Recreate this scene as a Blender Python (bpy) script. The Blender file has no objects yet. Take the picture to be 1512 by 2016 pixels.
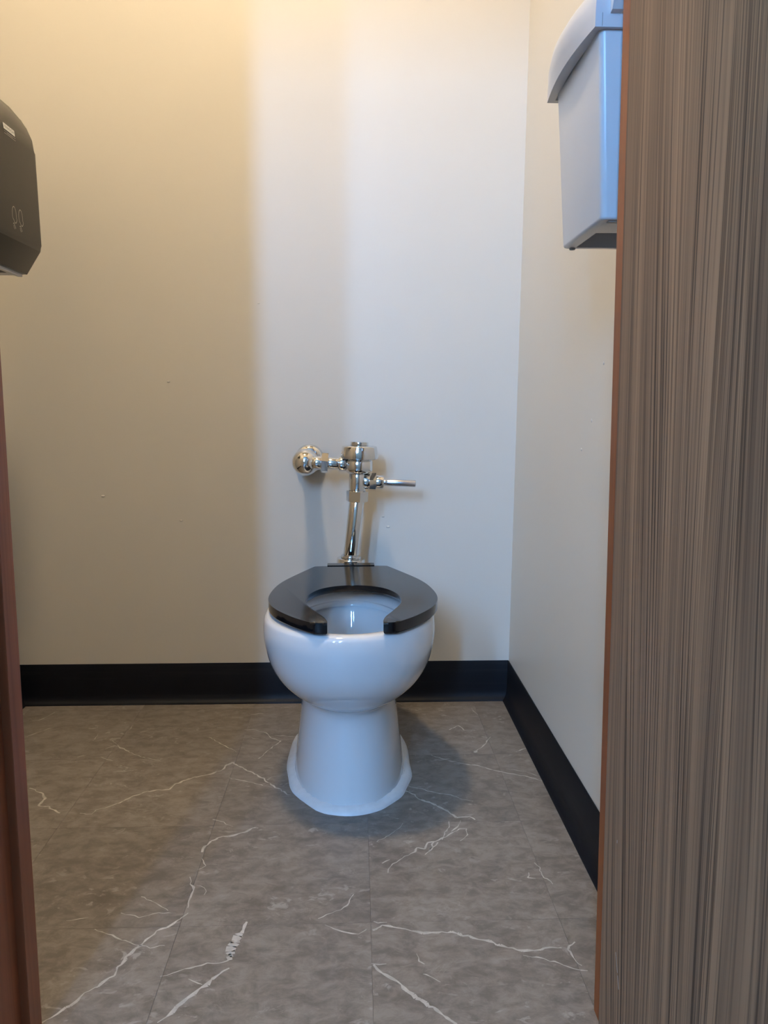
import bpy, bmesh, math, random
from mathutils import Vector, Matrix

random.seed(7)
scene = bpy.context.scene
col = scene.collection

# ------------------------------------------------------------------ camera
CAM_H, PITCH, YAW, ROLL, FOCAL = 0.8211, 0.13317, 0.03462, 0.0017, 1550.0
cam_data = bpy.data.cameras.new('camera')
cam = bpy.data.objects.new('camera', cam_data)
col.objects.link(cam)
fwd = Vector((math.sin(YAW) * math.cos(PITCH), math.cos(YAW) * math.cos(PITCH), -math.sin(PITCH)))
r0 = Vector((math.cos(YAW), -math.sin(YAW), 0))
u0 = r0.cross(fwd)
rt = math.cos(ROLL) * r0 + math.sin(ROLL) * u0
up = -math.sin(ROLL) * r0 + math.cos(ROLL) * u0
m = Matrix((rt, up, -fwd)).transposed().to_4x4()
m.translation = (0, 0, CAM_H)
cam.matrix_world = m
cam_data.sensor_fit = 'VERTICAL'
cam_data.sensor_height = 36.0
cam_data.lens = FOCAL / 2016.0 * 36.0
cam_data.clip_start = 0.02
scene.camera = cam

# ------------------------------------------------------------------ world, exposure, light levels
world = bpy.data.worlds.new('world')
scene.world = world
world.use_nodes = True
world.node_tree.nodes['Background'].inputs[0].default_value = (0.6, 0.75, 1.0, 1)
world.node_tree.nodes['Background'].inputs[1].default_value = 0.3
scene.view_settings.view_transform = 'Standard'
scene.view_settings.look = 'None'
scene.view_settings.gamma = 1.0
scene.view_settings.exposure = 0.08
scene.view_settings.use_curve_mapping = False
scene.cycles.use_denoising = True
scene.cycles.use_light_tree = False
scene.cycles.max_bounces = 6
scene.cycles.diffuse_bounces = 3
scene.cycles.caustics_reflective = False
scene.cycles.caustics_refractive = False
LAMP_COLOR, LAMP_POWER = (1.0, 0.805, 0.555), 270.0            # warm dome lamp on the restroom ceiling
DAY_COLOR, DAY_POWER = (0.21, 0.50, 1.0), 160.0            # daylight in the two narrow hallway windows
HALL_FILL_COLOR, HALL_FILL_POWER = (1.0, 0.84, 0.64), 22.0            # unseen fill lamp added in the hallway to warm the door

# ------------------------------------------------------------------ dimensions (metres; camera stands over the origin)
XR, XL, YB, YF, YH = 0.4243, -0.93, 2.1285, 0.97, 0.86     # right / left / back wall, doorway wall inside / hallway face
HX0, HX1, HY0, CEIL, HCEIL = -2.7, 1.15, -3.6, 2.95, 3.45
WALL_LEAN = 0.009

# ------------------------------------------------------------------ helpers
def link(o, parent=None):
    col.objects.link(o)
    if parent is not None:
        o.parent = parent
    return o

def obj(name, bm, mat, parent=None, smooth=False, angle=None):
    me = bpy.data.meshes.new(name)
    bmesh.ops.recalc_face_normals(bm, faces=bm.faces)
    bm.to_mesh(me)
    bm.free()
    if mat is not None:
        me.materials.append(mat)
    if smooth:
        me.polygons.foreach_set('use_smooth', [True] * len(me.polygons))
        if angle is not None:
            me.set_sharp_from_angle(angle=math.radians(angle))
    return link(bpy.data.objects.new(name, me), parent)

def empty(name, loc, rz=0.0):
    o = bpy.data.objects.new(name, None)
    o.location = loc
    o.rotation_euler = (0, 0, rz)
    o.empty_display_size = 0.05
    return link(o)

def tag(o, label, cat, group=None):
    o['label'] = label
    o['category'] = cat
    if group:
        o['group'] = group
    return o

def struct(o, label=None):
    o['kind'] = 'structure'
    if label:
        o['label'] = label
    return o

def add_box(bm, x0, x1, y0, y1, z0, z1):
    vs = [bm.verts.new(c) for c in ((x0, y0, z0), (x1, y0, z0), (x1, y1, z0), (x0, y1, z0),
                                    (x0, y0, z1), (x1, y0, z1), (x1, y1, z1), (x0, y1, z1))]
    for f in ((0, 3, 2, 1), (4, 5, 6, 7), (0, 1, 5, 4), (1, 2, 6, 5), (2, 3, 7, 6), (3, 0, 4, 7)):
        bm.faces.new([vs[i] for i in f])
    return vs

def box(*a):
    bm = bmesh.new()
    add_box(bm, *a)
    return bm

def bevel(bm, w, seg=3, ang=30):
    es = [e for e in bm.edges if len(e.link_faces) == 2 and e.calc_face_angle(0) > math.radians(ang)]
    bmesh.ops.bevel(bm, geom=es, offset=w, segments=seg, affect='EDGES', profile=0.5, clamp_overlap=True)
    return bm

def prism(pts, axis, a, b, bm=None):
    """extrude a 2-D outline: axis 'y' takes (x, z) points, axis 'z' takes (x, y), axis 'x' takes (y, z)"""
    bm = bm or bmesh.new()
    def P(p, t):
        return {'y': (p[0], t, p[1]), 'z': (p[0], p[1], t), 'x': (t, p[0], p[1])}[axis]
    A = [bm.verts.new(P(p, a)) for p in pts]
    B = [bm.verts.new(P(p, b)) for p in pts]
    bm.faces.new(A[::-1])
    bm.faces.new(B)
    n = len(pts)
    for i in range(n):
        bm.faces.new((A[i], A[(i + 1) % n], B[(i + 1) % n], B[i]))
    return bm

def lathe(profile, base, axis, seg=48, bm=None, caps=True):
    """profile: (distance along the axis, radius); base: start point; axis: direction"""
    bm = bm or bmesh.new()
    ax = Vector(axis).normalized()
    a = ax.orthogonal().normalized()
    b = ax.cross(a)
    base = Vector(base)
    rings = []
    for t, r in profile:
        rings.append([bm.verts.new(base + ax * t + (a * math.cos(2 * math.pi * k / seg) + b * math.sin(2 * math.pi * k / seg)) * max(r, 1e-5)) for k in range(seg)])
    for i in range(len(rings) - 1):
        for k in range(seg):
            bm.faces.new((rings[i][k], rings[i][(k + 1) % seg], rings[i + 1][(k + 1) % seg], rings[i + 1][k]))
    if caps:
        bm.faces.new(rings[0][::-1])
        bm.faces.new(rings[-1])
    return bm

def rounded(t0, t1, r, c=0.0015):
    return [(t0, r - c), (t0 + c * 0.3, r - c * 0.3), (t0 + c, r), (t1 - c, r), (t1 - c * 0.3, r - c * 0.3), (t1, r - c)]

def catmull(pts, n=6, closed=False):
    out = []
    N = len(pts)
    rng = range(N if closed else N - 1)
    for i in rng:
        if closed:
            p0, p1, p2, p3 = (pts[(i + k) % N] for k in (-1, 0, 1, 2))
        else:
            p0, p1, p2, p3 = pts[max(i - 1, 0)], pts[i], pts[i + 1], pts[min(i + 2, N - 1)]
        for k in range(n):
            t = k / n
            out.append(tuple(0.5 * (2 * b + (c - a) * t + (2 * a - 5 * b + 4 * c - d) * t * t + (3 * b - a - 3 * c + d) * t ** 3)
                             for a, b, c, d in zip(p0, p1, p2, p3)))
    if not closed:
        out.append(tuple(pts[-1]))
    return out

# ------------------------------------------------------------------ materials
def new_mat(name):
    mt = bpy.data.materials.new(name)
    mt.use_nodes = True
    nt = mt.node_tree
    return mt, nt, nt.nodes['Principled BSDF']

def N(nt, kind, **kw):
    n = nt.nodes.new(kind)
    for k, v in kw.items():
        if k.startswith('i_'):
            n.inputs[k[2:].replace('_', ' ')].default_value = v
        else:
            setattr(n, k, v)
    return n

def ramp(nt, stops, fac):
    n = nt.nodes.new('ShaderNodeValToRGB')
    cr = n.color_ramp
    while len(cr.elements) < len(stops):
        cr.elements.new(0.5)
    for e, (p, c) in zip(cr.elements, stops):
        e.position = p
        e.color = (*c, 1) if len(c) == 3 else c
    nt.links.new(fac, n.inputs[0])
    return n

def mix(nt, a, b, fac, mode='MIX'):
    n = nt.nodes.new('ShaderNodeMix')
    n.data_type = 'RGBA'
    n.blend_type = mode
    for idx, v in ((0, fac), (6, a), (7, b)):
        if hasattr(v, 'is_output'):
            nt.links.new(v, n.inputs[idx])
        elif idx == 0:
            n.inputs[0].default_value = v
        else:
            n.inputs[idx].default_value = (*v, 1)
    return n.outputs[2]

def coords(nt, scale=(1, 1, 1), kind='Object', loc=None):
    tc = nt.nodes.new('ShaderNodeTexCoord')
    mp = nt.nodes.new('ShaderNodeMapping')
    mp.inputs['Scale'].default_value = scale
    if loc:
        mp.inputs['Location'].default_value = loc
    nt.links.new(tc.outputs[kind], mp.inputs[0])
    return mp.outputs[0]

def noise(nt, vec, scale, detail=4, rough=0.5, dist=0.0):
    n = N(nt, 'ShaderNodeTexNoise')
    n.inputs['Scale'].default_value = scale
    n.inputs['Detail'].default_value = detail
    n.inputs['Roughness'].default_value = rough
    n.inputs['Distortion'].default_value = dist
    if vec is not None:
        nt.links.new(vec, n.inputs['Vector'])
    return n.outputs['Fac']

def bump(nt, bsdf, height, strength, distance=0.001):
    b = N(nt, 'ShaderNodeBump')
    b.inputs['Strength'].default_value = strength
    b.inputs['Distance'].default_value = distance
    nt.links.new(height, b.inputs['Height'])
    nt.links.new(b.outputs[0], bsdf.inputs['Normal'])

def simple(name, color, rough=0.5, metal=0.0, var=0.08, nscale=20, bmp=0.0, coat=0.0, spec=0.5):
    mt, nt, bs = new_mat(name)
    v = coords(nt)
    f = noise(nt, v, nscale)
    c0 = tuple(c * (1 - var) for c in color)
    c1 = tuple(min(1, c * (1 + var)) for c in color)
    nt.links.new(ramp(nt, [(0.3, c0), (0.7, c1)], f).outputs[0], bs.inputs['Base Color'])
    bs.inputs['Roughness'].default_value = rough
    bs.inputs['Metallic'].default_value = metal
    bs.inputs['Coat Weight'].default_value = coat
    bs.inputs['Specular IOR Level'].default_value = spec
    if bmp:
        bump(nt, bs, noise(nt, v, nscale * 12, 2), bmp)
    return mt

def wall_mat(name, color):
    mt, nt, bs = new_mat(name)
    v = coords(nt)
    nt.links.new(ramp(nt, [(0.3, tuple(c * 0.975 for c in color)), (0.7, color)], noise(nt, v, 1.6, 2)).outputs[0], bs.inputs['Base Color'])
    bs.inputs['Roughness'].default_value = 0.42
    bump(nt, bs, noise(nt, v, 140, 1), 0.10, 0.0012)
    return mt

M = {}
M['wall'] = wall_mat('cream_wall_paint', (0.71, 0.668, 0.59))
M['ceiling'] = wall_mat('ceiling_paint', (0.80, 0.78, 0.74))
def rubber_mat():
    mt, nt, bs = new_mat('navy_black_rubber')
    base = ramp(nt, [(0.3, (0.0024, 0.0030, 0.0058)), (0.7, (0.0046, 0.0054, 0.0090))], noise(nt, coords(nt), 9, 3)).outputs[0]
    scuff = ramp(nt, [(0.56, (0, 0, 0)), (0.72, (0.8, 0.8, 0.8))], noise(nt, coords(nt, (2.5, 3.0, 48)), 1.0, 3, 0.6)).outputs[0]
    nt.links.new(mix(nt, base, (0.011, 0.012, 0.0135), scuff), bs.inputs['Base Color'])
    bs.inputs['Roughness'].default_value = 0.5
    bs.inputs['Specular IOR Level'].default_value = 0.25
    return mt
M['rubber'] = rubber_mat()
M['porcelain'] = simple('white_porcelain', (0.75, 0.75, 0.75), 0.06, var=0.01, nscale=4, coat=0.4)
M['caulk'] = simple('white_caulk', (0.82, 0.82, 0.82), 0.35, var=0.04, nscale=60, bmp=0.4)
M['seat'] = simple('black_seat_plastic', (0.006, 0.006, 0.007), 0.11, var=0.2, nscale=30, spec=0.5)
M['chrome'] = simple('chrome', (0.78, 0.77, 0.75), 0.07, 1.0, var=0.03, nscale=30)
M['steel'] = simple('brushed_handle_metal', (0.62, 0.63, 0.66), 0.25, 1.0, var=0.05, nscale=60)
M['bin'] = simple('pale_grey_plastic', (0.66, 0.66, 0.68), 0.28, var=0.02, nscale=8)
M['bin_dark'] = simple('grey_recess_plastic', (0.30, 0.30, 0.30), 0.5, var=0.05)
M['smoke'] = simple('smoke_black_plastic', (0.013, 0.012, 0.010), 0.30, var=0.15, nscale=12, spec=0.3)
M['black'] = simple('black_plastic', (0.004, 0.004, 0.005), 0.5)
M['grey'] = simple('grey_plastic', (0.60, 0.58, 0.56), 0.4)
M['sticker'] = simple('white_sticker', (0.75, 0.74, 0.70), 0.4, var=0.05)
M['print'] = simple('grey_print', (0.42, 0.40, 0.36), 0.5)
M['ink'] = simple('dark_ink', (0.10, 0.10, 0.09), 0.5)
M['white_frame'] = simple('white_window_frame', (0.75, 0.75, 0.75), 0.4)
M['vein'] = simple('pale_vein', (0.50, 0.465, 0.42), 0.42, var=0.25, nscale=45)
M['water'] = simple('water', (0.55, 0.58, 0.60), 0.03, var=0.01)

def wood(name, light, dark, lines, rough=0.55, contrast=1.0):
    """vertical plain-sawn grain: uneven growth-ring lines bent by a stretched noise field, with calmer pale bands between"""
    mt, nt, bs = new_mat(name)
    tc = nt.nodes.new('ShaderNodeTexCoord')
    sep = nt.nodes.new('ShaderNodeSeparateXYZ')
    nt.links.new(tc.outputs['Object'], sep.inputs[0])
    warp = noise(nt, coords(nt, (3, 6.5, 0.62)), 1.0, 1, 0.4)
    def mad(a, k, c):
        n = N(nt, 'ShaderNodeMath', operation='MULTIPLY_ADD')
        nt.links.new(a, n.inputs[0])
        n.inputs[1].default_value = k
        if hasattr(c, 'is_output'):
            nt.links.new(c, n.inputs[2])
        else:
            n.inputs[2].default_value = c
        return n.outputs[0]
    yy = mad(warp, 0.09, sep.outputs[1])
    def grain(k, kz, off, detail, ro=0.5):
        c = nt.nodes.new('ShaderNodeCombineXYZ')
        nt.links.new(mad(yy, k, off), c.inputs[0])
        nt.links.new(mad(sep.outputs[2], kz, off), c.inputs[1])
        return noise(nt, c.outputs[0], 1.0, detail, ro)
    fine = grain(lines, 1.6, 3.0, 2, 0.55)
    band = grain(lines * 0.075, 0.30, 11.0, 2)
    calm = grain(lines * 0.07, 0.45, 27.0, 1)
    mid = tuple(0.60 * l + 0.40 * d for l, d in zip(light, dark))
    hard = ramp(nt, [(0.39, dark), (0.48, mid), (0.58, light)], fine).outputs[0]
    soft = ramp(nt, [(0.30, tuple(0.8 * m + 0.2 * d for m, d in zip(mid, dark))), (0.62, tuple(0.5 * m + 0.5 * l for m, l in zip(mid, light)))], fine).outputs[0]
    sel = ramp(nt, [(0.36, (0.15 * contrast,) * 3), (0.54, (contrast,) * 3)], calm).outputs[0]
    tone = ramp(nt, [(0.32, (0.72, 0.72, 0.74)), (0.68, (1.16, 1.14, 1.10))], band).outputs[0]
    c = mix(nt, mix(nt, soft, hard, sel), tone, 1.0, 'MULTIPLY')
    nt.links.new(c, bs.inputs['Base Color'])
    bs.inputs['Roughness'].default_value = rough
    bs.inputs['Specular IOR Level'].default_value = 0.3
    bump(nt, bs, fine, 0.2, 0.0006)
    return mt

M['door'] = wood('grey_brown_wood_grain', (0.375, 0.212, 0.120), (0.105, 0.058, 0.034), 430, contrast=0.9)
M['jamb'] = wood('red_brown_stained_wood', (0.42, 0.15, 0.07), (0.24, 0.078, 0.036), 120, 0.4, 0.3)
M['stop'] = wood('jamb_wood_lit_tint', (0.38, 0.12, 0.032), (0.22, 0.062, 0.017), 120, 0.45, 0.3)  # right side of the same frame; its differing light is put into the colour

def tile_mat():
    mt, nt, bs = new_mat('grey_marble_vinyl')
    tc = nt.nodes.new('ShaderNodeTexCoord')
    oi = nt.nodes.new('ShaderNodeObjectInfo')
    add = N(nt, 'ShaderNodeVectorMath', operation='MULTIPLY_ADD')
    cx = nt.nodes.new('ShaderNodeCombineXYZ')
    for k in range(3):
        nt.links.new(oi.outputs['Random'], cx.inputs[k])
    nt.links.new(cx.outputs[0], add.inputs[0])
    add.inputs[1].default_value = (37, 53, 11)
    nt.links.new(tc.outputs['Object'], add.inputs[2])
    v = add.outputs[0]
    mp = nt.nodes.new('ShaderNodeMapping')
    mp.inputs['Scale'].default_value = (1, 1.5, 1)
    nt.links.new(v, mp.inputs[0])
    v = mp.outputs[0]
    big = noise(nt, v, 5, 5, 0.6, 0.6)
    fine = noise(nt, v, 26, 6, 0.7, 0.4)
    c = mix(nt, ramp(nt, [(0.3, (0.165, 0.140, 0.116)), (0.7, (0.260, 0.228, 0.197))], big).outputs[0],
            ramp(nt, [(0.38, (0.115, 0.096, 0.079)), (0.62, (0.315, 0.280, 0.245))], fine).outputs[0], 0.55)
    # pale flecks and faint hair veins
    ridge = noise(nt, v, 7.0, 5, 0.62, 1.6)
    d = N(nt, 'ShaderNodeMath', operation='SUBTRACT')
    nt.links.new(ridge, d.inputs[0])
    d.inputs[1].default_value = 0.5
    ab = N(nt, 'ShaderNodeMath', operation='ABSOLUTE')
    nt.links.new(d.outputs[0], ab.inputs[0])
    vein = ramp(nt, [(0.0, (1, 1, 1)), (0.012, (0, 0, 0))], ab.outputs[0]).outputs[0]
    msk = ramp(nt, [(0.54, (0, 0, 0)), (0.68, (1, 1, 1))], noise(nt, v, 9, 3)).outputs[0]
    fac = mix(nt, vein, msk, 1.0, 'MULTIPLY')
    fk = ramp(nt, [(0.60, (0, 0, 0)), (0.67, (1, 1, 1))], noise(nt, v, 34, 4, 0.6, 0.8)).outputs[0]
    fm = mix(nt, fk, ramp(nt, [(0.42, (0, 0, 0)), (0.60, (1, 1, 1))], noise(nt, v, 6, 2)).outputs[0], 1.0, 'MULTIPLY')
    def scaled(x, s):
        n = N(nt, 'ShaderNodeMath', operation='MULTIPLY')
        nt.links.new(x, n.inputs[0])
        n.inputs[1].default_value = s
        return n.outputs[0]
    c = mix(nt, c, (0.40, 0.365, 0.325), scaled(fac, 0.5))
    c = mix(nt, c, (0.36, 0.33, 0.295), scaled(fm, 0.9))
    tone = ramp(nt, [(0.0, (0.86, 0.85, 0.84)), (1.0, (1.05, 1.04, 1.04))], oi.outputs['Random']).outputs[0]
    c = mix(nt, c, tone, 1.0, 'MULTIPLY')
    nt.links.new(c, bs.inputs['Base Color'])
    nt.links.new(ramp(nt, [(0.3, (0.36,) * 3), (0.7, (0.50,) * 3)], fine).outputs[0], bs.inputs['Roughness'])
    bump(nt, bs, fine, 0.12, 0.0006)
    return mt
M['tile'] = tile_mat()

def emit(name, color, power):
    mt, nt, bs = new_mat(name)
    v = coords(nt)
    c = ramp(nt, [(0.3, tuple(x * 0.97 for x in color)), (0.7, color)], noise(nt, v, 3)).outputs[0]
    nt.links.new(c, bs.inputs['Emission Color'])
    bs.inputs['Emission Strength'].default_value = power
    bs.inputs['Base Color'].default_value = (0.8, 0.8, 0.8, 1)
    return mt
M['lamp'] = emit('warm_lamp_diffuser', LAMP_COLOR, LAMP_POWER)
M['hall_fill'] = emit('hall_fill_diffuser', HALL_FILL_COLOR, HALL_FILL_POWER)
M['daylight'] = emit('daylit_frosted_pane', DAY_COLOR, DAY_POWER)

# ================================================================== THE SETTING
# floor: slab plus one object per vinyl tile
floor = struct(obj('floor', box(HX0, HX1, HY0, YB + 0.1, -0.06, -0.0035), M['tile']), 'grey-brown marble-look vinyl tile floor')
T = 0.3048
TX0, TY0 = 0.0202, 2.0796
tiles = {}
tile_meshes = {}
for r in range(-1, 10):
    y1 = TY0 - r * T
    y0 = y1 - T
    inside = y0 > YH - 0.01
    lo, hi = (XL, XR) if inside else (-1.25, HX1)
    yy1 = min(y1, YB)
    for c in range(-5, 4):
        x0, x1 = TX0 + c * T, TX0 + (c + 1) * T
        a, b = max(x0, lo), min(x1, hi)
        if b - a < 0.01 or yy1 - y0 < 0.01:
            continue
        w, d = round(b - a, 4), round(yy1 - y0, 4)
        if (w, d) not in tile_meshes:
            bm = box(-w / 2 + 0.0002, w / 2 - 0.0002, -d / 2 + 0.0002, d / 2 - 0.0002, -0.0035, 0)
            bevel(bm, 0.0004, 1)
            me = bpy.data.meshes.new('tile')
            bmesh.ops.recalc_face_normals(bm, faces=bm.faces)
            bm.to_mesh(me)
            bm.free()
            me.materials.append(M['tile'])
            tile_meshes[(w, d)] = me
        t = bpy.data.objects.new('tile', tile_meshes[(w, d)])
        t.location = ((a + b) / 2, (y0 + yy1) / 2, 0)
        link(t, floor)
        tiles[(c, r)] = t

def tile_at(x, y):
    return tiles.get((math.floor((x - TX0) / T), math.floor((TY0 - y) / T)))

# pale veins printed in the tiles: thin ragged inlays lying flush on the tile they cross
VEINS = [
    (0.0018, [(-0.564, 1.527), (-0.537, 1.524), (-0.534, 1.537), (-0.508, 1.558), (-0.46, 1.611), (-0.406, 1.625), (-0.398, 1.648), (-0.367, 1.677), (-0.343, 1.684), (-0.305, 1.71), (-0.299, 1.733), (-0.291, 1.75), (-0.26, 1.714), (-0.239, 1.695), (-0.207, 1.658), (-0.184, 1.629), (-0.144, 1.589)]),
    (0.0009, [(-0.287, 1.67), (-0.256, 1.658), (-0.205, 1.633), (-0.184, 1.625)]),
    (0.0018, [(-0.711, 1.637), (-0.677, 1.615), (-0.669, 1.604), (-0.661, 1.582), (-0.659, 1.559), (-0.635, 1.554), (-0.606, 1.527)]),
    (0.0007, [(-0.866, 1.998), (-0.837, 2.017), (-0.813, 2.072)]),
    (0.0007, [(-0.83, 1.91), (-0.781, 1.967)]),
    (0.0008, [(-0.371, 1.894), (-0.333, 1.851), (-0.292, 1.804)]),
    (0.0007, [(-0.605, 1.877), (-0.56, 1.824), (-0.511, 1.784), (-0.459, 1.763)]),
    (0.0006, [(-0.606, 1.787), (-0.571, 1.764)]),
    (0.0009, [(-0.61, 1.831), (-0.591, 1.848), (-0.549, 1.818)]),
    (0.0009, [(-0.288, 1.935), (-0.26, 1.934), (-0.232, 1.914), (-0.216, 1.883), (-0.191, 1.862), (-0.212, 1.819), (-0.232, 1.765)]),
    (0.0007, [(-0.208, 1.899), (-0.154, 1.887)]),
    (0.0005, [(-0.29, 1.892), (-0.243, 1.88)]),
    (0.0009, [(-0.289, 2.035), (-0.258, 2.045)]),
    (0.002, [(-0.198, 1.463), (-0.22, 1.446), (-0.251, 1.432), (-0.279, 1.415), (-0.286, 1.395), (-0.291, 1.378)]),
    (0.0009, [(-0.286, 1.355), (-0.275, 1.332), (-0.285, 1.32)]),
    (0.0014, [(-0.296, 1.296), (-0.29, 1.278), (-0.282, 1.266), (-0.281, 1.233), (-0.278, 1.211)]),
    (0.0007, [(-0.281, 1.275), (-0.261, 1.26), (-0.262, 1.246)]),
    (0.0018, [(-0.276, 1.201), (-0.299, 1.171), (-0.314, 1.154), (-0.333, 1.122), (-0.345, 1.098), (-0.357, 1.06), (-0.366, 1.042), (-0.388, 1.023), (-0.401, 0.996), (-0.424, 0.97)]),
    (0.0009, [(-0.417, 1.162), (-0.391, 1.15), (-0.354, 1.13), (-0.32, 1.117), (-0.298, 1.121)]),
    (0.0007, [(-0.471, 1.185), (-0.436, 1.191)]),
    (0.0007, [(-0.387, 1.202), (-0.355, 1.19), (-0.328, 1.2), (-0.297, 1.201)]),
    (0.0007, [(-0.31, 1.207), (-0.335, 1.226), (-0.367, 1.246)]),
    (0.0045, [(-0.181, 1.176), (-0.178, 1.157), (-0.185, 1.138), (-0.192, 1.106), (-0.193, 1.084)]),
    (0.0012, [(-0.193, 1.084), (-0.209, 1.081), (-0.232, 1.077), (-0.257, 1.067), (-0.286, 1.054)]),
    (0.0027, [(-0.188, 1.067), (-0.207, 1.049), (-0.224, 1.032), (-0.248, 0.998), (-0.255, 0.982), (-0.268, 0.968)]),
    (0.0009, [(-0.224, 1.035), (-0.246, 1.05)]),
    (0.0008, [(-0.291, 1.493), (-0.267, 1.481), (-0.248, 1.465)]),
    (0.0006, [(-0.655, 1.879), (-0.654, 1.921)]),
    (0.0006, [(-0.661, 1.788), (-0.643, 1.799)]),
    (0.0007, [(-0.585, 1.944), (-0.583, 1.976)]),
    (0.0011, [(0.107, 1.622), (0.138, 1.607), (0.168, 1.588), (0.198, 1.578), (0.222, 1.559), (0.24, 1.55)]),
    (0.002, [(0.106, 1.599), (0.126, 1.567), (0.158, 1.539), (0.181, 1.513), (0.198, 1.488), (0.225, 1.487), (0.238, 1.474)]),
    (0.0013, [(0.176, 1.773), (0.213, 1.745), (0.24, 1.727), (0.277, 1.715), (0.307, 1.693), (0.339, 1.674), (0.385, 1.656), (0.408, 1.635)]),
    (0.0007, [(0.341, 1.695), (0.381, 1.683), (0.408, 1.655)]),
    (0.0012, [(0.335, 1.875), (0.309, 1.824), (0.282, 1.784)]),
    (0.0027, [(0.289, 1.796), (0.278, 1.781)]),
    (0.0012, [(0.052, 1.301), (0.062, 1.327), (0.086, 1.35), (0.106, 1.366), (0.113, 1.38), (0.128, 1.373), (0.136, 1.394), (0.157, 1.404), (0.175, 1.422), (0.2, 1.442), (0.213, 1.443), (0.213, 1.421), (0.196, 1.399)]),
    (0.0009, [(0.181, 1.472), (0.173, 1.437), (0.161, 1.404)]),
    (0.0012, [(0.204, 1.474), (0.195, 1.452), (0.181, 1.433)]),
    (0.0014, [(0.123, 1.356), (0.143, 1.379), (0.156, 1.393)]),
    (0.0014, [(0.134, 1.366), (0.14, 1.39), (0.153, 1.4)]),
    (0.0009, [(0.045, 1.331), (0.059, 1.341)]),
    (0.0022, [(0.021, 1.148), (0.031, 1.15), (0.039, 1.156), (0.057, 1.152), (0.077, 1.146), (0.093, 1.139), (0.129, 1.14), (0.158, 1.134), (0.186, 1.122), (0.213, 1.108), (0.237, 1.098), (0.258, 1.091), (0.284, 1.095), (0.311, 1.098)]),
    (0.0012, [(0.249, 1.082), (0.27, 1.076), (0.298, 1.062), (0.317, 1.052), (0.336, 1.046)]),
    (0.0009, [(0.025, 1.166), (0.038, 1.163), (0.048, 1.165)]),
    (0.0012, [(0.335, 1.109), (0.321, 1.093), (0.322, 1.079), (0.327, 1.065), (0.331, 1.056)]),
    (0.0011, [(0.021, 1.069), (0.041, 1.069)]),
    (0.002, [(0.022, 1.067), (0.034, 1.051), (0.049, 1.04), (0.063, 1.021), (0.077, 1.006), (0.096, 0.99), (0.104, 0.98), (0.114, 0.97), (0.128, 0.952)]),
    (0.0009, [(-0.007, 1.24), (-0.014, 1.215), (-0.036, 1.195), (-0.066, 1.177)]),
    (0.0014, [(0.322, 1.326), (0.325, 1.306), (0.326, 1.278), (0.336, 1.259)]),
    (0.0007, [(0.094, 1.049), (0.119, 1.031)]),
    (0.0008, [(0.089, 1.089), (0.09, 1.075), (0.097, 1.069)]),
    (0.0009, [(-0.052, 1.163), (-0.035, 1.147), (-0.002, 1.139), (0.011, 1.148)]),
    (0.0006, [(0.091, 1.467), (0.067, 1.429), (0.034, 1.401)]),
    (0.0007, [(0.313, 2.066), (0.322, 2.014)]),
    (0.0011, [(0.378, 1.787), (0.412, 1.804)]),
    (0.0014, [(0.233, 1.917), (0.263, 1.947), (0.269, 1.913), (0.301, 1.912)]),
    (0.0008, [(0.305, 1.291), (0.3, 1.278), (0.312, 1.275)]),
    (0.0006, [(0.109, 2.111), (0.139, 2.084)]),
]

for width, pts in VEINS:
    width *= 1.5
    dense = []
    for (xa, ya), (xb, yb) in zip(pts[:-1], pts[1:]):
        k = max(2, int(math.hypot(xb - xa, yb - ya) / 0.007))
        dense += [(xa + (xb - xa) * i / k, ya + (yb - ya) * i / k) for i in range(k)]
    dense.append(pts[-1])
    rag = []
    drift = 0.0
    for i, (x, y) in enumerate(dense):
        t = i / (len(dense) - 1)
        j = 0.0030 if width > 0.002 else 0.0020
        drift = 0.6 * drift + random.uniform(-j, j)
        wd = width * random.choice((0.35, 0.6, 0.9, 1.2)) * (0.45 + 0.55 * math.sin(math.pi * min(1, max(0, 0.08 + 0.84 * t))))
        rag.append((x + drift, y + random.uniform(-j, j), wd))
    runs = {}
    for i in range(len(rag) - 1):
        a, b = rag[i], rag[i + 1]
        t = tile_at((a[0] + b[0]) / 2, (a[1] + b[1]) / 2)
        if t is not None:
            runs.setdefault(t, []).append((a, b))
    for t, segs in runs.items():
        bm = bmesh.new()
        for a, b in segs:
            dx, dy = b[0] - a[0], b[1] - a[1]
            L = math.hypot(dx, dy) or 1
            nx, ny = -dy / L, dx / L * 0.9
            q = []
            for p, s in ((a, 1), (b, 1), (b, -1), (a, -1)):
                q.append(bm.verts.new((p[0] + s * nx * p[2] - t.location.x, p[1] + s * ny * p[2] - t.location.y, 0.00025)))
            bm.faces.new(q)
        bmesh.ops.remove_doubles(bm, verts=bm.verts, dist=0.0002)
        obj('marble_vein', bm, M['vein'], t)

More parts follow.
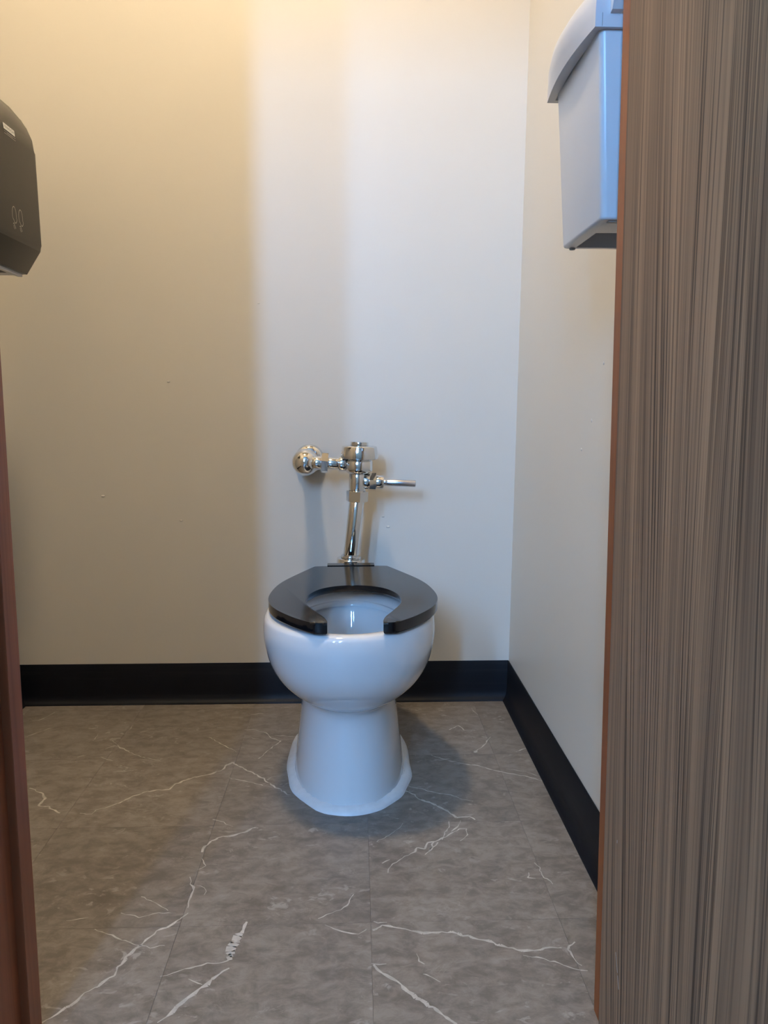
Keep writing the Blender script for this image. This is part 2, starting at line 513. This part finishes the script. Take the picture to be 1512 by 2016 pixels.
# walls
def nib(parent, loc, r, axis):
    bm = bmesh.new()
    bmesh.ops.create_uvsphere(bm, u_segments=8, v_segments=5, radius=r)
    s = (0.35, 1, 1.1) if axis == 'x' else (1.3, 0.35, 0.8)
    for v in bm.verts:
        v.co = Vector((v.co.x * s[0], v.co.y * s[1], v.co.z * s[2])) + Vector(loc)
    obj('paint_nib', bm, M['wall'], parent, True)
bm = box(XL - 0.1, XR + 0.12, YB, YB + 0.1, -0.06, CEIL)
wb = struct(obj('wall_back', bm, M['wall']), 'cream painted wall behind the toilet')
for x, z, r in ((-0.682, 0.581, 0.0040), (-0.476, 0.514, 0.0035), (0.085, 0.495, 0.0040), (0.071, 0.523, 0.0030), (-0.497, 0.885, 0.0030), (-0.256, 1.089, 0.0025)):
    nib(wb, (x, YB, z), r, 'y')
bm = box(XR, XR + 0.1, YH, YB, -0.06, CEIL)
for v in bm.verts:
    v.co.x += WALL_LEAN * max(v.co.z, 0)
wr = struct(obj('wall_right', bm, M['wall']), 'cream painted wall at the right')
for y, z, r in ((1.500, 0.740, 0.0030), (1.387, 0.897, 0.0030), (1.444, 0.796, 0.0030)):
    nib(wr, (XR + WALL_LEAN * z, y, z), r, 'x')
struct(obj('wall_left', box(XL - 0.1, XL, YF, YB, -0.06, CEIL), M['wall']), 'cream painted wall carrying the towel dispenser')
bm = bmesh.new()
add_box(bm, HX0, -0.4535, YH, YF, -0.06, HCEIL)
add_box(bm, 0.353, HX1, YH, YF, -0.06, HCEIL)
add_box(bm, -0.4535, 0.353, YH, YF, 2.02, HCEIL)
struct(obj('wall_front', bm, M['wall']), 'doorway wall of the restroom')
bm = bmesh.new()
add_box(bm, HX0 - 0.1, HX0, HY0, YH, -0.06, HCEIL)
add_box(bm, HX1, HX1 + 0.1, HY0, YH, -0.06, HCEIL)
WIN = [(-1.17, -0.955), (-1.99, -1.80)]
WZ0, WZ1 = 2.0, 3.3
xs = [HX0, WIN[1][0], WIN[1][1], WIN[0][0], WIN[0][1], HX1]
for i in range(5):
    if i in (1, 3):
        add_box(bm, xs[i], xs[i + 1], HY0 - 0.1, HY0, -0.06, WZ0)
        add_box(bm, xs[i], xs[i + 1], HY0 - 0.1, HY0, WZ1, HCEIL)
    else:
        add_box(bm, xs[i], xs[i + 1], HY0 - 0.1, HY0, -0.06, HCEIL)
struct(obj('wall_hallway', bm, M['wall']), 'painted hallway walls')
bm = bmesh.new()
add_box(bm, XL - 0.1, XR + 0.13, YF, YB + 0.1, CEIL, CEIL + 0.08)
add_box(bm, HX0 - 0.1, HX1 + 0.1, HY0 - 0.1, YF, HCEIL, HCEIL + 0.08)
struct(obj('ceiling', bm, M['ceiling']), 'white ceiling')
for i, (a, b) in enumerate(WIN):
    w = struct(obj('window_%d' % (i + 1), box(a, b, HY0 - 0.07, HY0 - 0.055, WZ0, WZ1), M['daylight']), 'narrow tall hallway window with frosted pane')
    bm = bmesh.new()
    f = 0.02
    add_box(bm, a - f, a, HY0 - 0.05, HY0 + 0.015, WZ0 - f, WZ1 + f)
    add_box(bm, b, b + f, HY0 - 0.05, HY0 + 0.015, WZ0 - f, WZ1 + f)
    add_box(bm, a, b, HY0 - 0.05, HY0 + 0.015, WZ1, WZ1 + f)
    add_box(bm, a, b, HY0 - 0.05, HY0 + 0.025, WZ0 - f, WZ0)
    obj('window_frame', bm, M['white_frame'], w)

# rubber cove baseboards: thin strip with a rounded top and a toe that flares over the floor
BH = 0.114
COVE = [(0.0, 0.0), (0.016, 0.0), (0.0155, 0.003), (0.011, 0.007), (0.0065, 0.014), (0.0045, 0.024), (0.0035, 0.035), (0.0032, BH - 0.003), (0.002, BH), (0.0, BH)]
bm = prism([(YB - d, z) for d, z in COVE], 'x', XL, XR)
struct(obj('baseboard_back', bm, M['rubber'], None, True, 50), 'navy-black rubber cove base behind the toilet')
bm = prism([(XR - d + WALL_LEAN * z, z) for d, z in COVE], 'y', YF, YB - 0.004)
struct(obj('baseboard_right', bm, M['rubber'], None, True, 50), 'navy-black rubber cove base along the right wall')
bm = prism([(XL + d, z) for d, z in COVE], 'y', YF, YB - 0.004)
struct(obj('baseboard_left', bm, M['rubber'], None, True, 50), 'navy-black rubber cove base along the left wall')

# door frame
DH = 2.0
trim = struct(obj('trim_1', bevel(box(-0.4535, -0.4355, YH - 0.002, YF + 0.002, 0, DH), 0.002, 2), M['jamb']), 'red-brown wooden door jamb at the left')
obj('door_stop', bevel(box(-0.4355, -0.4244, 0.9375, 0.971, 0, DH), 0.002, 2), M['jamb'], trim)
obj('casing', bevel(box(-0.52, -0.446, YH - 0.018, YH, 0, DH + 0.08), 0.003, 2), M['jamb'], trim)
def leaned(bm):
    for v in bm.verts:
        v.co.x -= 0.0105 * v.co.z
    return bm
trim = struct(obj('trim_2', leaned(bevel(box(0.335, 0.3545, YH - 0.002, YF + 0.002, 0, DH), 0.002, 2)), M['stop']), 'wooden door jamb beside the open door, lit tint in its colour')
obj('door_stop', leaned(bevel(box(0.3235, 0.336, 0.9375, 0.971, 0, DH), 0.002, 2)), M['stop'], trim)
obj('casing', bevel(box(0.368, 0.43, YH - 0.018, YH, 0, DH + 0.08), 0.003, 2), M['stop'], trim)
trim = struct(obj('trim_3', bevel(box(-0.4535, 0.3545, YH - 0.002, YF + 0.002, DH, DH + 0.02), 0.002, 2), M['jamb']), 'wooden head of the door frame')
obj('door_stop', bevel(box(-0.4244, 0.31, 0.9375, 0.971, DH - 0.011, DH), 0.002, 2), M['jamb'], trim)

# the open door: its leaf runs from the hinges towards the hallway, local -y is the free end
PHI = math.radians(10)
LEAF_W, LEAF_T = 0.755, 0.035
door = empty('door_1', (0.292, 0.855, 0.0), PHI)
door.rotation_euler = (0, -0.0105, PHI)
struct(door, 'open grey-brown wood grain door at the right')
obj('door_leaf', bevel(box(0.0, LEAF_T, -LEAF_W, 0, 0.012, 1.995), 0.0015, 2), M['door'], door)
for z in (0.25, 1.02, 1.80):
    bm = lathe(rounded(0, 0.09, 0.006), (LEAF_T + 0.004, 0.004, z - 0.045), (0, 0, 1), 16)
    obj('hinge', bm, M['steel'], door, True, 40)
# scratches on the door face
def scratch(pts, w=0.0004):
    bm = bmesh.new()
    for (y0, z0), (y1, z1) in zip(pts[:-1], pts[1:]):
        vs = [bm.verts.new((-0.0003, y, z)) for y, z in ((y0 - w, z0), (y0 + w, z0), (y1 + w, z1), (y1 - w, z1))]
        bm.faces.new(vs)
    return obj('scratch', bm, M['vein'], door)
scratch([(-0.035, 0.200), (-0.038, 0.188), (-0.0405, 0.178)])
scratch([(-0.041, 0.175), (-0.043, 0.166), (-0.0445, 0.160)])
scratch([(-0.058, 0.130), (-0.0595, 0.127)])
scratch([(-0.030, 0.335), (-0.030, 0.331)])

# flush disc lamps on the ceiling; the hallway one is an added fill
def disc_lamp(name, x, y, mat, label, r, z=CEIL):
    e = empty(name, (x, y, z))
    tag(e, label, 'lamp')
    obj('rim', lathe([(0, r + 0.016), (0.020, r + 0.016), (0.026, r + 0.010), (0.026, r)], (0, 0, 0), (0, 0, -1), 48), M['white_frame'], e, True, 40)
    obj('diffuser', lathe([(0.024, r), (0.027, r * 0.97), (0.029, r * 0.6), (0.0295, r * 0.2)], (0, 0, 0), (0, 0, -1), 48), mat, e, True)
    return e
disc_lamp('ceiling_light', -0.32, 1.28, M['lamp'], 'round warm disc lamp on the restroom ceiling left of the toilet', 0.11)
disc_lamp('ceiling_light', -0.80, -3.0, M['hall_fill'], 'added round fill lamp on the high hallway ceiling behind the camera', 0.22, HCEIL)  # no known fixture here, added to brighten the door face

# ================================================================== TOILET
toilet = empty('toilet', (-0.0165, 1.60, 0.0), 0.0237)
tag(toilet, 'white porcelain floor-mounted toilet bowl with black open-front seat', 'toilet')
OY = 1.60
def ring(zf):
    """one horizontal section: z, front y, back y, half width, y of the widest point, front and back roundness"""
    z, yf, yb_, w, yc, nf, nb = zf
    out = []
    SEG = 96
    for k in range(SEG):
        a = 2 * math.pi * k / SEG
        c, s = math.cos(a), math.sin(a)
        n = nf if s < 0 else nb
        x = w * math.copysign(abs(c) ** (2 / n), c)
        y = yc + ((yc - yf) if s < 0 else (yb_ - yc)) * math.copysign(abs(s) ** (2 / n), s)
        out.append((x, y - OY, z))
    return out
def loft(sections, n=5, close_end=True, close_start=True):
    prof = catmull(sections, n)
    bm = bmesh.new()
    rings = [[bm.verts.new(p) for p in ring(s)] for s in prof]
    for a, b in zip(rings[:-1], rings[1:]):
        for k in range(len(a)):
            bm.faces.new((a[k], a[(k + 1) % len(a)], b[(k + 1) % len(a)], b[k]))
    if close_start:
        bm.faces.new(rings[0][::-1])
    if close_end:
        bm.faces.new(rings[-1])
    return bm
#          z      front  back   half   widest  nf   nb
BOWL = [(0.000, 1.515, 2.010, 0.1265, 1.750, 2.2, 2.4),
        (0.010, 1.516, 2.008, 0.1255, 1.750, 2.2, 2.4),
        (0.050, 1.528, 2.000, 0.1205, 1.750, 2.2, 2.4),
        (0.100, 1.541, 1.990, 0.1145, 1.745, 2.2, 2.4),
        (0.150, 1.549, 1.980, 0.1085, 1.740, 2.2, 2.4),
        (0.185, 1.547, 1.975, 0.1045, 1.730, 2.2, 2.3),
        (0.203, 1.534, 1.975, 0.1045, 1.715, 2.2, 2.2),
        (0.217, 1.505, 1.978, 0.1120, 1.690, 2.15, 2.1),
        (0.238, 1.468, 1.985, 0.1320, 1.660, 2.1, 2.0),
        (0.268, 1.433, 1.995, 0.1530, 1.635, 2.1, 1.9),
        (0.300, 1.412, 2.010, 0.1670, 1.620, 2.1, 1.85),
        (0.335, 1.402, 2.025, 0.1755, 1.612, 2.1, 1.8),
        (0.365, 1.399, 2.035, 0.1785, 1.610, 2.1, 1.8),
        (0.388, 1.401, 2.040, 0.1765, 1.610, 2.1, 1.8),
        (0.397, 1.405, 2.042, 0.1725, 1.610, 2.1, 1.8),
        (0.4005, 1.412, 2.040, 0.1660, 1.610, 2.1, 1.8),
        (0.4005, 1.424, 1.930, 0.1450, 1.610, 2.1, 2.0),
        (0.397, 1.434, 1.860, 0.1280, 1.610, 2.1, 2.0),
        (0.385, 1.440, 1.832, 0.1210, 1.610, 2.1, 2.0),
        (0.368, 1.440, 1.828, 0.1205, 1.610, 2.1, 2.0),
        (0.360, 1.432, 1.836, 0.1290, 1.610, 2.1, 2.0),
        (0.350, 1.432, 1.836, 0.1290, 1.610, 2.1, 2.0),
        (0.343, 1.436, 1.830, 0.1250, 1.612, 2.1, 2.0),
        (0.300, 1.452, 1.815, 0.1150, 1.620, 2.1, 2.0),
        (0.255, 1.480, 1.800, 0.0960, 1.640, 2.0, 2.0),
        (0.225, 1.520, 1.775, 0.0720, 1.655, 2.0, 2.0),
        (0.205, 1.570, 1.740, 0.0460, 1.660, 2.0, 2.0)]
obj('bowl', loft(BOWL, 4), M['porcelain'], toilet, True, 65)
obj('water', loft([(0.2235, 1.525, 1.772, 0.070, 1.655, 2, 2), (0.2245, 1.525, 1.772, 0.070, 1.655, 2, 2)], 1), M['water'], toilet)

# ragged caulk bead where the pedestal meets the floor
bm = bmesh.new()
base = ring(BOWL[0])
SEG = len(base)
prof = [(0.003, 0.0125), (-0.002, 0.0118), (-0.007, 0.0100), (-0.0115, 0.0075), (-0.0150, 0.0042), (-0.0168, 0.0)]
rows = []
rnd = [random.random() for _ in range(SEG)]
for _ in range(2):
    rnd = [(rnd[k] + rnd[k - 1] + rnd[k - 2] + rnd[k - 3]) / 4 for k in range(SEG)]
rn2 = [random.random() for _ in range(SEG)]
for k in range(SEG):
    p, a, b = Vector(base[k]), Vector(base[k - 1]), Vector(base[(k + 1) % SEG])
    nrm = (b - a).cross(Vector((0, 0, 1))).normalized()
    wob = 0.62 + 0.75 * rnd[k] + 0.06 * math.sin(k * 0.37)
    rows.append([bm.verts.new((p.x - nrm.x * d * wob, p.y - nrm.y * d * wob, h * (0.85 + 0.3 * rn2[k]) if h > 0.003 else h)) for d, h in prof])
for k in range(SEG):
    A, B = rows[k], rows[(k + 1) % SEG]
    for i in range(len(prof) - 1):
        bm.faces.new((A[i], B[i], B[i + 1], A[i + 1]))
obj('caulk_bead', bm, M['caulk'], toilet, True, 40)

# open-front seat
OUT = [(0.0, 0.060), (0.001, 0.072), (0.008, 0.084), (0.045, 0.117), (0.098, 0.150), (0.145, 0.168), (0.190, 0.1755), (0.240, 0.1755),
       (0.300, 0.1685), (0.345, 0.157), (0.385, 0.142), (0.430, 0.122), (0.480, 0.099), (0.500, 0.089)]
INN = [(0.306, 0.0), (0.302, 0.028), (0.292, 0.050), (0.270, 0.073), (0.230, 0.091), (0.185, 0.0985), (0.140, 0.0945), (0.085, 0.0755), (0.045, 0.0595), (0.015, 0.0525), (0.001, 0.0518)]
SX, SY0 = 0.0085, 1.408
half_out = catmull([(w, s) for s, w in OUT], 4)
half_in = catmull([(w, s) for s, w in INN], 4)
right = half_out + [(0.086, 0.507), (0.0, 0.509)]
poly = [(w, s) for w, s in right]
poly += [(-w, s) for w, s in right[:-1]][::-1]
inner_left = [(-w, s) for w, s in half_in][::-1]
inner_right = half_in[1:]
poly += inner_left + inner_right
poly = [(SX + w, SY0 + s - OY) for w, s in poly]
bm = prism(poly, 'z', 0.404, 0.427)
es = [e for e in bm.edges if abs(e.verts[0].co.z - e.verts[1].co.z) < 1e-5]
top = [e for e in es if e.verts[0].co.z > 0.42]
bot = [e for e in es if e.verts[0].co.z < 0.41]
bmesh.ops.bevel(bm, geom=top, offset=0.0055, segments=4, affect='EDGES', profile=0.5)
bmesh.ops.bevel(bm, geom=[e for e in bm.edges if e.verts[0].co.z < 0.4045 and e.verts[1].co.z < 0.4045], offset=0.005, segments=3, affect='EDGES', profile=0.5)
for v in bm.verts:                                   # the seat rises slightly towards its hinge
    if v.co.z > 0.41:
        v.co.z += 0.004 * max(0.0, (v.co.y + OY - 1.70) / 0.22)
inner_pts = [Vector((SX + s * w, SY0 + t - OY)) for w, t in half_in for s in (-1, 1)]
for v in bm.verts:                                   # the underside is hollowed towards the opening
    if v.co.z < 0.4125 and v.co.y + OY > 1.45 and min((v.co.xy - p).length for p in inner_pts) < 0.008:
        v.co.z += 0.0075
seat = obj('seat', bm, M['seat'], toilet, True, 30)
obj('hinge', bevel(box(SX - 0.058, SX + 0.058, 1.911 - OY, 1.940 - OY, 0.401, 0.4325), 0.003, 3), M['seat'], seat, True, 40)
for s in (-1, 1):
    obj('bumper', lathe(rounded(0, 0.0035, 0.011, 0.001), (SX + s * 0.112, 1.50 - OY, 0.3995), (0, 0, 1), 20), M['black'], seat)

# ================================================================== FLUSH VALVE
valve = empty('flush_valve', (-0.015, 2.0, 0.402))
tag(valve, 'chrome exposed flush valve with side lever above the toilet', 'flush valve')
def px(x, y):                                         # drawing units of the valve -> metres in the valve's own frame
    return ((x - 703) / 764 + 0.0005 + 0.015, 0.584 + (985 - y) / 774 - 0.402)
def stack(x0, y0, x1, y1, items, name, mat='chrome', seg=48):
    """rounded turned pieces along the line from (x0, y0) to (x1, y1); items: (from, to, radius) in drawing units"""
    a, b = px(x0, y0), px(x1, y1)
    A, B = Vector((a[0], 0, a[1])), Vector((b[0], 0, b[1]))
    d = (B - A)
    bm = bmesh.new()
    for t0, t1, r in items:
        lathe(rounded(t0 / 769, t1 / 769, r / 769, 0.0018), A, d, seg, bm)
    return obj(name, bm, M[mat], valve, True, 35)
def hexnut(x0, y0, x1, y1, t0, t1, r, name='hex_nut'):
    a, b = px(x0, y0), px(x1, y1)
    A, B = Vector((a[0], 0, a[1])), Vector((b[0], 0, b[1]))
    bm = lathe([(t0 / 769, r / 769), (t1 / 769, r / 769)], A, B - A, 6)
    bevel(bm, 0.0016, 3)
    return obj(name, bm, M['chrome'], valve, True, 35)
# vertical body from the cap down
cap = stack(708, 870, 703, 987, [(0, 10, 17.5)], 'cap_button')
bm = lathe([(0, 0.020), (0.000, 0.0415), (0.0012, 0.0435), (0.0035, 0.0447), (0.0300, 0.0480), (0.0320, 0.0475), (0.0330, 0.0455), (0.0330, 0.02)],
           (px(708, 878)[0], 0, px(708, 878)[1]), (-0.02, 0, -1), 64)
obj('cap', bm, M['chrome'], valve, True, 35)
bm = lathe([(0, 0.030), (0, 0.0345), (0.004, 0.0352), (0.006, 0.033), (0.010, 0.0350), (0.028, 0.0355), (0.034, 0.034), (0.039, 0.0285), (0.041, 0.0225), (0.041, 0.01)],
           (px(706.5, 901)[0], 0, px(706.5, 901)[1]), (-0.02, 0, -1), 64)
obj('valve_body', bm, M['chrome'], valve, True, 35)
stack(704.5, 928, 703.5, 968, [(0, 5, 18.5), (5, 40, 16.6)], 'outlet_neck')
hexnut(703.5, 967, 702.5, 988, 0, 20, 22.3, 'coupling_nut')
stack(702.5, 986, 690, 1100, [(0, 116, 14.9)], 'flush_tube')
stack(691, 1093, 689, 1120, [(3, 9, 20), (9, 24, 27.5)], 'spud_flange')
# tail piece to the wall stop
stack(682, 913, 619, 911, [(0, 14, 15.3), (14, 40, 11.6), (46, 64, 13.2)], 'tail_piece')
hexnut(648, 912, 632, 911, 1, 13.5, 20.5)
c = px(602.5, 911)
bm = bmesh.new()
R0 = 0.0345
prof = [(-R0 + R0 * (1 - math.cos(a)), R0 * math.sin(a)) for a in [i * math.pi / 16 for i in range(12)]]
prof += [(0.024, 0.021), (0.085, 0.021)]
lathe(prof, (c[0], 0.018, c[1]), (0.03, 1, 0.02), 56, bm)
stop = obj('wall_stop', bm, M['chrome'], valve, True, 35)
bm = lathe([(0, 0.020), (0.002, 0.030), (0.008, 0.0365), (0.012, 0.0385), (0.0245, 0.039)], (c[0] + 0.004, YB - 2.0 - 0.025, c[1] + 0.002), (0, 1, 0), 56)
obj('escutcheon', bm, M['chrome'], valve, True, 50)
# lever
stack(716, 948, 830, 953, [(0, 13, 15.2), (23, 39, 13.2)], 'lever_socket')
hexnut(716, 948, 830, 953, 11.5, 23.5, 18.5)
lever = stack(716, 948, 830, 953, [(38, 46, 6.0), (45, 102, 6.8)], 'lever', 'steel')

# ================================================================== TOWEL DISPENSER on the left wall
disp = empty('towel_dispenser', (XL, 1.70, 1.11))
tag(disp, 'smoke-black paper towel dispenser on the left wall', 'dispenser')
PROF = [(-0.93, 1.11), (-0.731, 1.11), (-0.699, 1.159), (-0.698, 1.172), (-0.701, 1.366), (-0.704, 1.393), (-0.714, 1.417), (-0.727, 1.436),
        (-0.748, 1.461), (-0.770, 1.479), (-0.810, 1.500), (-0.870, 1.512), (-0.93, 1.515)]
lp = lambda x, z: (x - XL, z - 1.11)
bm = prism([lp(x, z) for x, z in PROF], 'y', -0.135, 0.135)
es = [e for e in bm.edges if len(e.link_faces) == 2 and abs(e.verts[0].co.y - e.verts[1].co.y) < 1e-6 and max(e.verts[0].co.x, e.verts[1].co.x) > 0.01]
bmesh.ops.bevel(bm, geom=es, offset=0.006, segments=3, affect='EDGES', profile=0.5)
obj('cover', bm, M['smoke'], disp, True, 25)
# underside: pale tray edge with the black paper slot
obj('tray', bevel(box(0.012, 0.192, -0.125, 0.118, -0.0035, 0.001), 0.001, 2), M['grey'], disp)
obj('paper_slot', bevel(box(0.120, 0.183, -0.120, 0.070, -0.0055, -0.0030), 0.0008, 2), M['black'], disp)
obj('tear_bar', bevel(box(0.1835, 0.1925, -0.124, 0.120, -0.0065, -0.0030), 0.001, 2), M['grey'], disp)
def front(z):
    for (xa, za), (xb, zb) in zip(PROF[2:-1], PROF[3:]):
        if za <= z <= zb:
            return xa + (xb - xa) * (z - za) / (zb - za)
    return -0.7
def patch(name, y0, y1, z0, z1, mat, lift, parent=disp, skew=0.0, n=4):
    bm = bmesh.new()
    rows = []
    for i in range(n + 1):
        z = z0 + (z1 - z0) * i / n
        x = front(z) - XL + lift
        rows.append((bm.verts.new((x, y0 - 1.70, z - 1.11)), bm.verts.new((x, y1 - 1.70, z - 1.11))))
    for a, b in zip(rows[:-1], rows[1:]):
        bm.faces.new((a[0], a[1], b[1], b[0]))
    r = bmesh.ops.extrude_face_region(bm, geom=bm.faces[:])
    for v in [g for g in r['geom'] if isinstance(g, bmesh.types.BMVert)]:
        v.co.x += 0.0003
    return obj(name, bm, mat, parent)
badge = patch('badge', 1.680, 1.732, 1.3695, 1.381, M['sticker'], 0.0006)
patch('badge_line', 1.681, 1.733, 1.3655, 1.3662, M['print'], 0.0006)
patch('badge_line', 1.681, 1.733, 1.3610, 1.3617, M['print'], 0.0006)
def text(body, size, y, z, mat, parent, lift):
    cu = bpy.data.curves.new('lettering', 'FONT')
    cu.body = body
    cu.size = size
    cu.align_x = 'CENTER'
    cu.align_y = 'CENTER'
    tmp = bpy.data.objects.new('lettering', cu)
    me = bpy.data.meshes.new_from_object(tmp)
    bpy.data.objects.remove(tmp)
    x = front(z) - XL + lift
    mt = Matrix(((0, 0, 1, x), (1, 0, 0, y - 1.70), (0, 1, 0, z - 1.11), (0, 0, 0, 1)))
    me.transform(mt)
    me.materials.append(mat)
    return link(bpy.data.objects.new('lettering', me), parent)
text('Kimberly-Clark', 0.0072, 1.706, 1.3752, M['ink'], badge, 0.0016)
text('PROFESSIONAL', 0.0042, 1.706, 1.3637, M['print'], badge, 0.0010)
def outline(name, pts, w, lift=0.0005, closed=True):
    bm = bmesh.new()
    n = len(pts)
    L = []
    for i in range(n):
        a, b = pts[i - 1] if (i or closed) else pts[i], pts[(i + 1) % n] if (i < n - 1 or closed) else pts[i]
        dy, dz = b[0] - a[0], b[1] - a[1]
        l = math.hypot(dy, dz) or 1
        ny, nz = -dz / l, dy / l
        y, z = pts[i]
        L.append([bm.verts.new((front(z + s * nz * w) - XL + lift, y + s * ny * w - 1.70, z + s * nz * w - 1.11)) for s in (-1, 1)])
    for i in range(n if closed else n - 1):
        j = (i + 1) % n
        bm.faces.new((L[i][0], L[j][0], L[j][1], L[i][1]))
    return obj(name, bm, M['print'], disp)
for cy, cz in ((1.7005, 1.2085), (1.7315, 1.2090)):
    outline('hand_symbol', [(cy + 0.0095 * math.cos(a) + (0.003 if math.sin(a) < -0.5 else 0), cz + 0.0160 * math.sin(a)) for a in [k * math.pi / 12 for k in range(24)]], 0.0007)
    outline('hand_symbol', catmull([(cy - 0.008, cz - 0.019), (cy - 0.004, cz - 0.0175), (cy - 0.001, cz - 0.022), (cy + 0.003, cz - 0.027)], 3), 0.0008, closed=False)
    outline('hand_symbol', catmull([(cy - 0.006, cz - 0.021), (cy - 0.006, cz - 0.025), (cy - 0.002, cz - 0.029)], 3), 0.0006, closed=False)

# ================================================================== WALL BIN at the right
BX = XR + WALL_LEAN * 1.06
bin_ = empty('wall_bin', (BX, 1.11, 1.054))
tag(bin_, 'pale grey plastic wall bin with overhanging bowed lid beside the door', 'bin')
def B(x, y, z):
    return (x - BX, y - 1.11, z - 1.054)
bm = bmesh.new()
lo = [(0.307, 1.016), (0.430, 1.016), (0.430, 1.206), (0.307, 1.206)]
hi = [(0.296, 1.016), (0.430, 1.016), (0.430, 1.226), (0.296, 1.226)]
A = [bm.verts.new(B(x, y, 1.054)) for x, y in lo]
C = [bm.verts.new(B(x, y, 1.290)) for x, y in hi]
bottom = bm.faces.new(A[::-1])
bm.faces.new(C)
for i in range(4):
    bm.faces.new((A[i], A[(i + 1) % 4], C[(i + 1) % 4], C[i]))
es = [e for e in bm.edges if abs(e.verts[0].co.z - e.verts[1].co.z) > 0.1 and e.verts[0].co.x < -0.08]
bmesh.ops.bevel(bm, geom=es, offset=0.008, segments=4, affect='EDGES', profile=0.5)
bm.faces.ensure_lookup_table()
bottom = min(bm.faces, key=lambda f: f.calc_center_median().z)
bmesh.ops.bevel(bm, geom=[e for e in bottom.edges if (e.verts[0].co.x + e.verts[1].co.x) / 2 < -0.02], offset=0.004, segments=3, affect='EDGES', profile=0.5)
bottom = min(bm.faces, key=lambda f: f.calc_center_median().z)
bmesh.ops.inset_region(bm, faces=[bottom], thickness=0.012)
for v in bottom.verts:                                # the hollow sits towards the far end of the underside
    x, y = v.co.x + BX, v.co.y + 1.11
    v.co.x = (0.324 if x < 0.36 else 0.415) - BX
    v.co.y = (1.094 if y < 1.11 else 1.193) - 1.11
bmesh.ops.remove_doubles(bm, verts=bottom.verts[:], dist=0.0005)
bottom = min(bm.faces, key=lambda f: (round(f.calc_center_median().z, 4), -f.calc_area()) if abs(f.normal.z) > 0.9 and abs(f.calc_center_median().y - 0.0335) < 0.01 else (9, 0))
r = bmesh.ops.extrude_face_region(bm, geom=[bottom])
bmesh.ops.translate(bm, verts=[g for g in r['geom'] if isinstance(g, bmesh.types.BMVert)], vec=(0, 0, 0.030))
bmesh.ops.delete(bm, geom=[bottom], context='FACES_ONLY') if bottom.is_valid else None
body = obj('body', bm, M['bin'], bin_, True, 30)
# bowed lid, hollow underneath
def lid_outline(inset, bow=0.014):
    pts = []
    for i in range(13):
        t = i / 12
        y = 1.010 + inset + (1.252 - 1.010 - 2 * inset) * t
        x = 0.289 + inset - bow * math.sin(math.pi * t) ** 0.9
        pts.append((x, y))
    return [(0.431, 1.010 + inset)] + pts + [(0.431, 1.252 - inset)]
bm = bmesh.new()
levels = [(1.276, 0.0, 0.008), (1.290, 0.0, 0.012), (1.304, 0.0005, 0.016), (1.318, 0.003, 0.016), (1.332, 0.010, 0.014), (1.340, 0.022, 0.012)]
rings = [[bm.verts.new(B(x, y, z)) for x, y in lid_outline(i, bw)] for z, i, bw in levels]
inner = [[bm.verts.new(B(x, y, z)) for x, y in lid_outline(i, 0.004)] for z, i in ((1.276, 0.010), (1.298, 0.011))]
n = len(rings[0])
seq = [inner[1], inner[0]] + rings
for a, b in zip(seq[:-1], seq[1:]):
    for k in range(n):
        bm.faces.new((a[k], a[(k + 1) % n], b[(k + 1) % n], b[k]))
bm.faces.new(rings[-1])
bm.faces.new(inner[1][::-1])
lid = obj('lid', bm, M['bin'], bin_, True, 40)
# latch tab on the near end of the lid, with its seam
bm = prism([B(0, y, z)[1:] for y, z in ((1.011, 1.309), (1.000, 1.308), (0.997, 1.304), (1.003, 1.293), (1.011, 1.291))], 'x', 0.307 - BX, 0.321 - BX)
obj('latch', bevel(bm, 0.001, 2), M['bin'], lid)
obj('seam', box(0.2972 - BX, 0.2978 - BX, 1.0096 - 1.11, 1.0104 - 1.11, 1.277 - 1.054, 1.292 - 1.054), M['bin_dark'], lid)
for x, y in ((0.320, 1.198), (0.392, 1.198)):
    obj('foot', lathe(rounded(0, 0.006, 0.0045, 0.001), B(x, y, 1.0575), (0, 0, -1), 16), M['bin_dark'], body, True, 40)
obj('bottom_clip', bevel(box(0.318 - BX, 0.345 - BX, 1.022 - 1.11, 1.030 - 1.11, -0.0015, 0.010), 0.001, 2), M['bin_dark'], body)
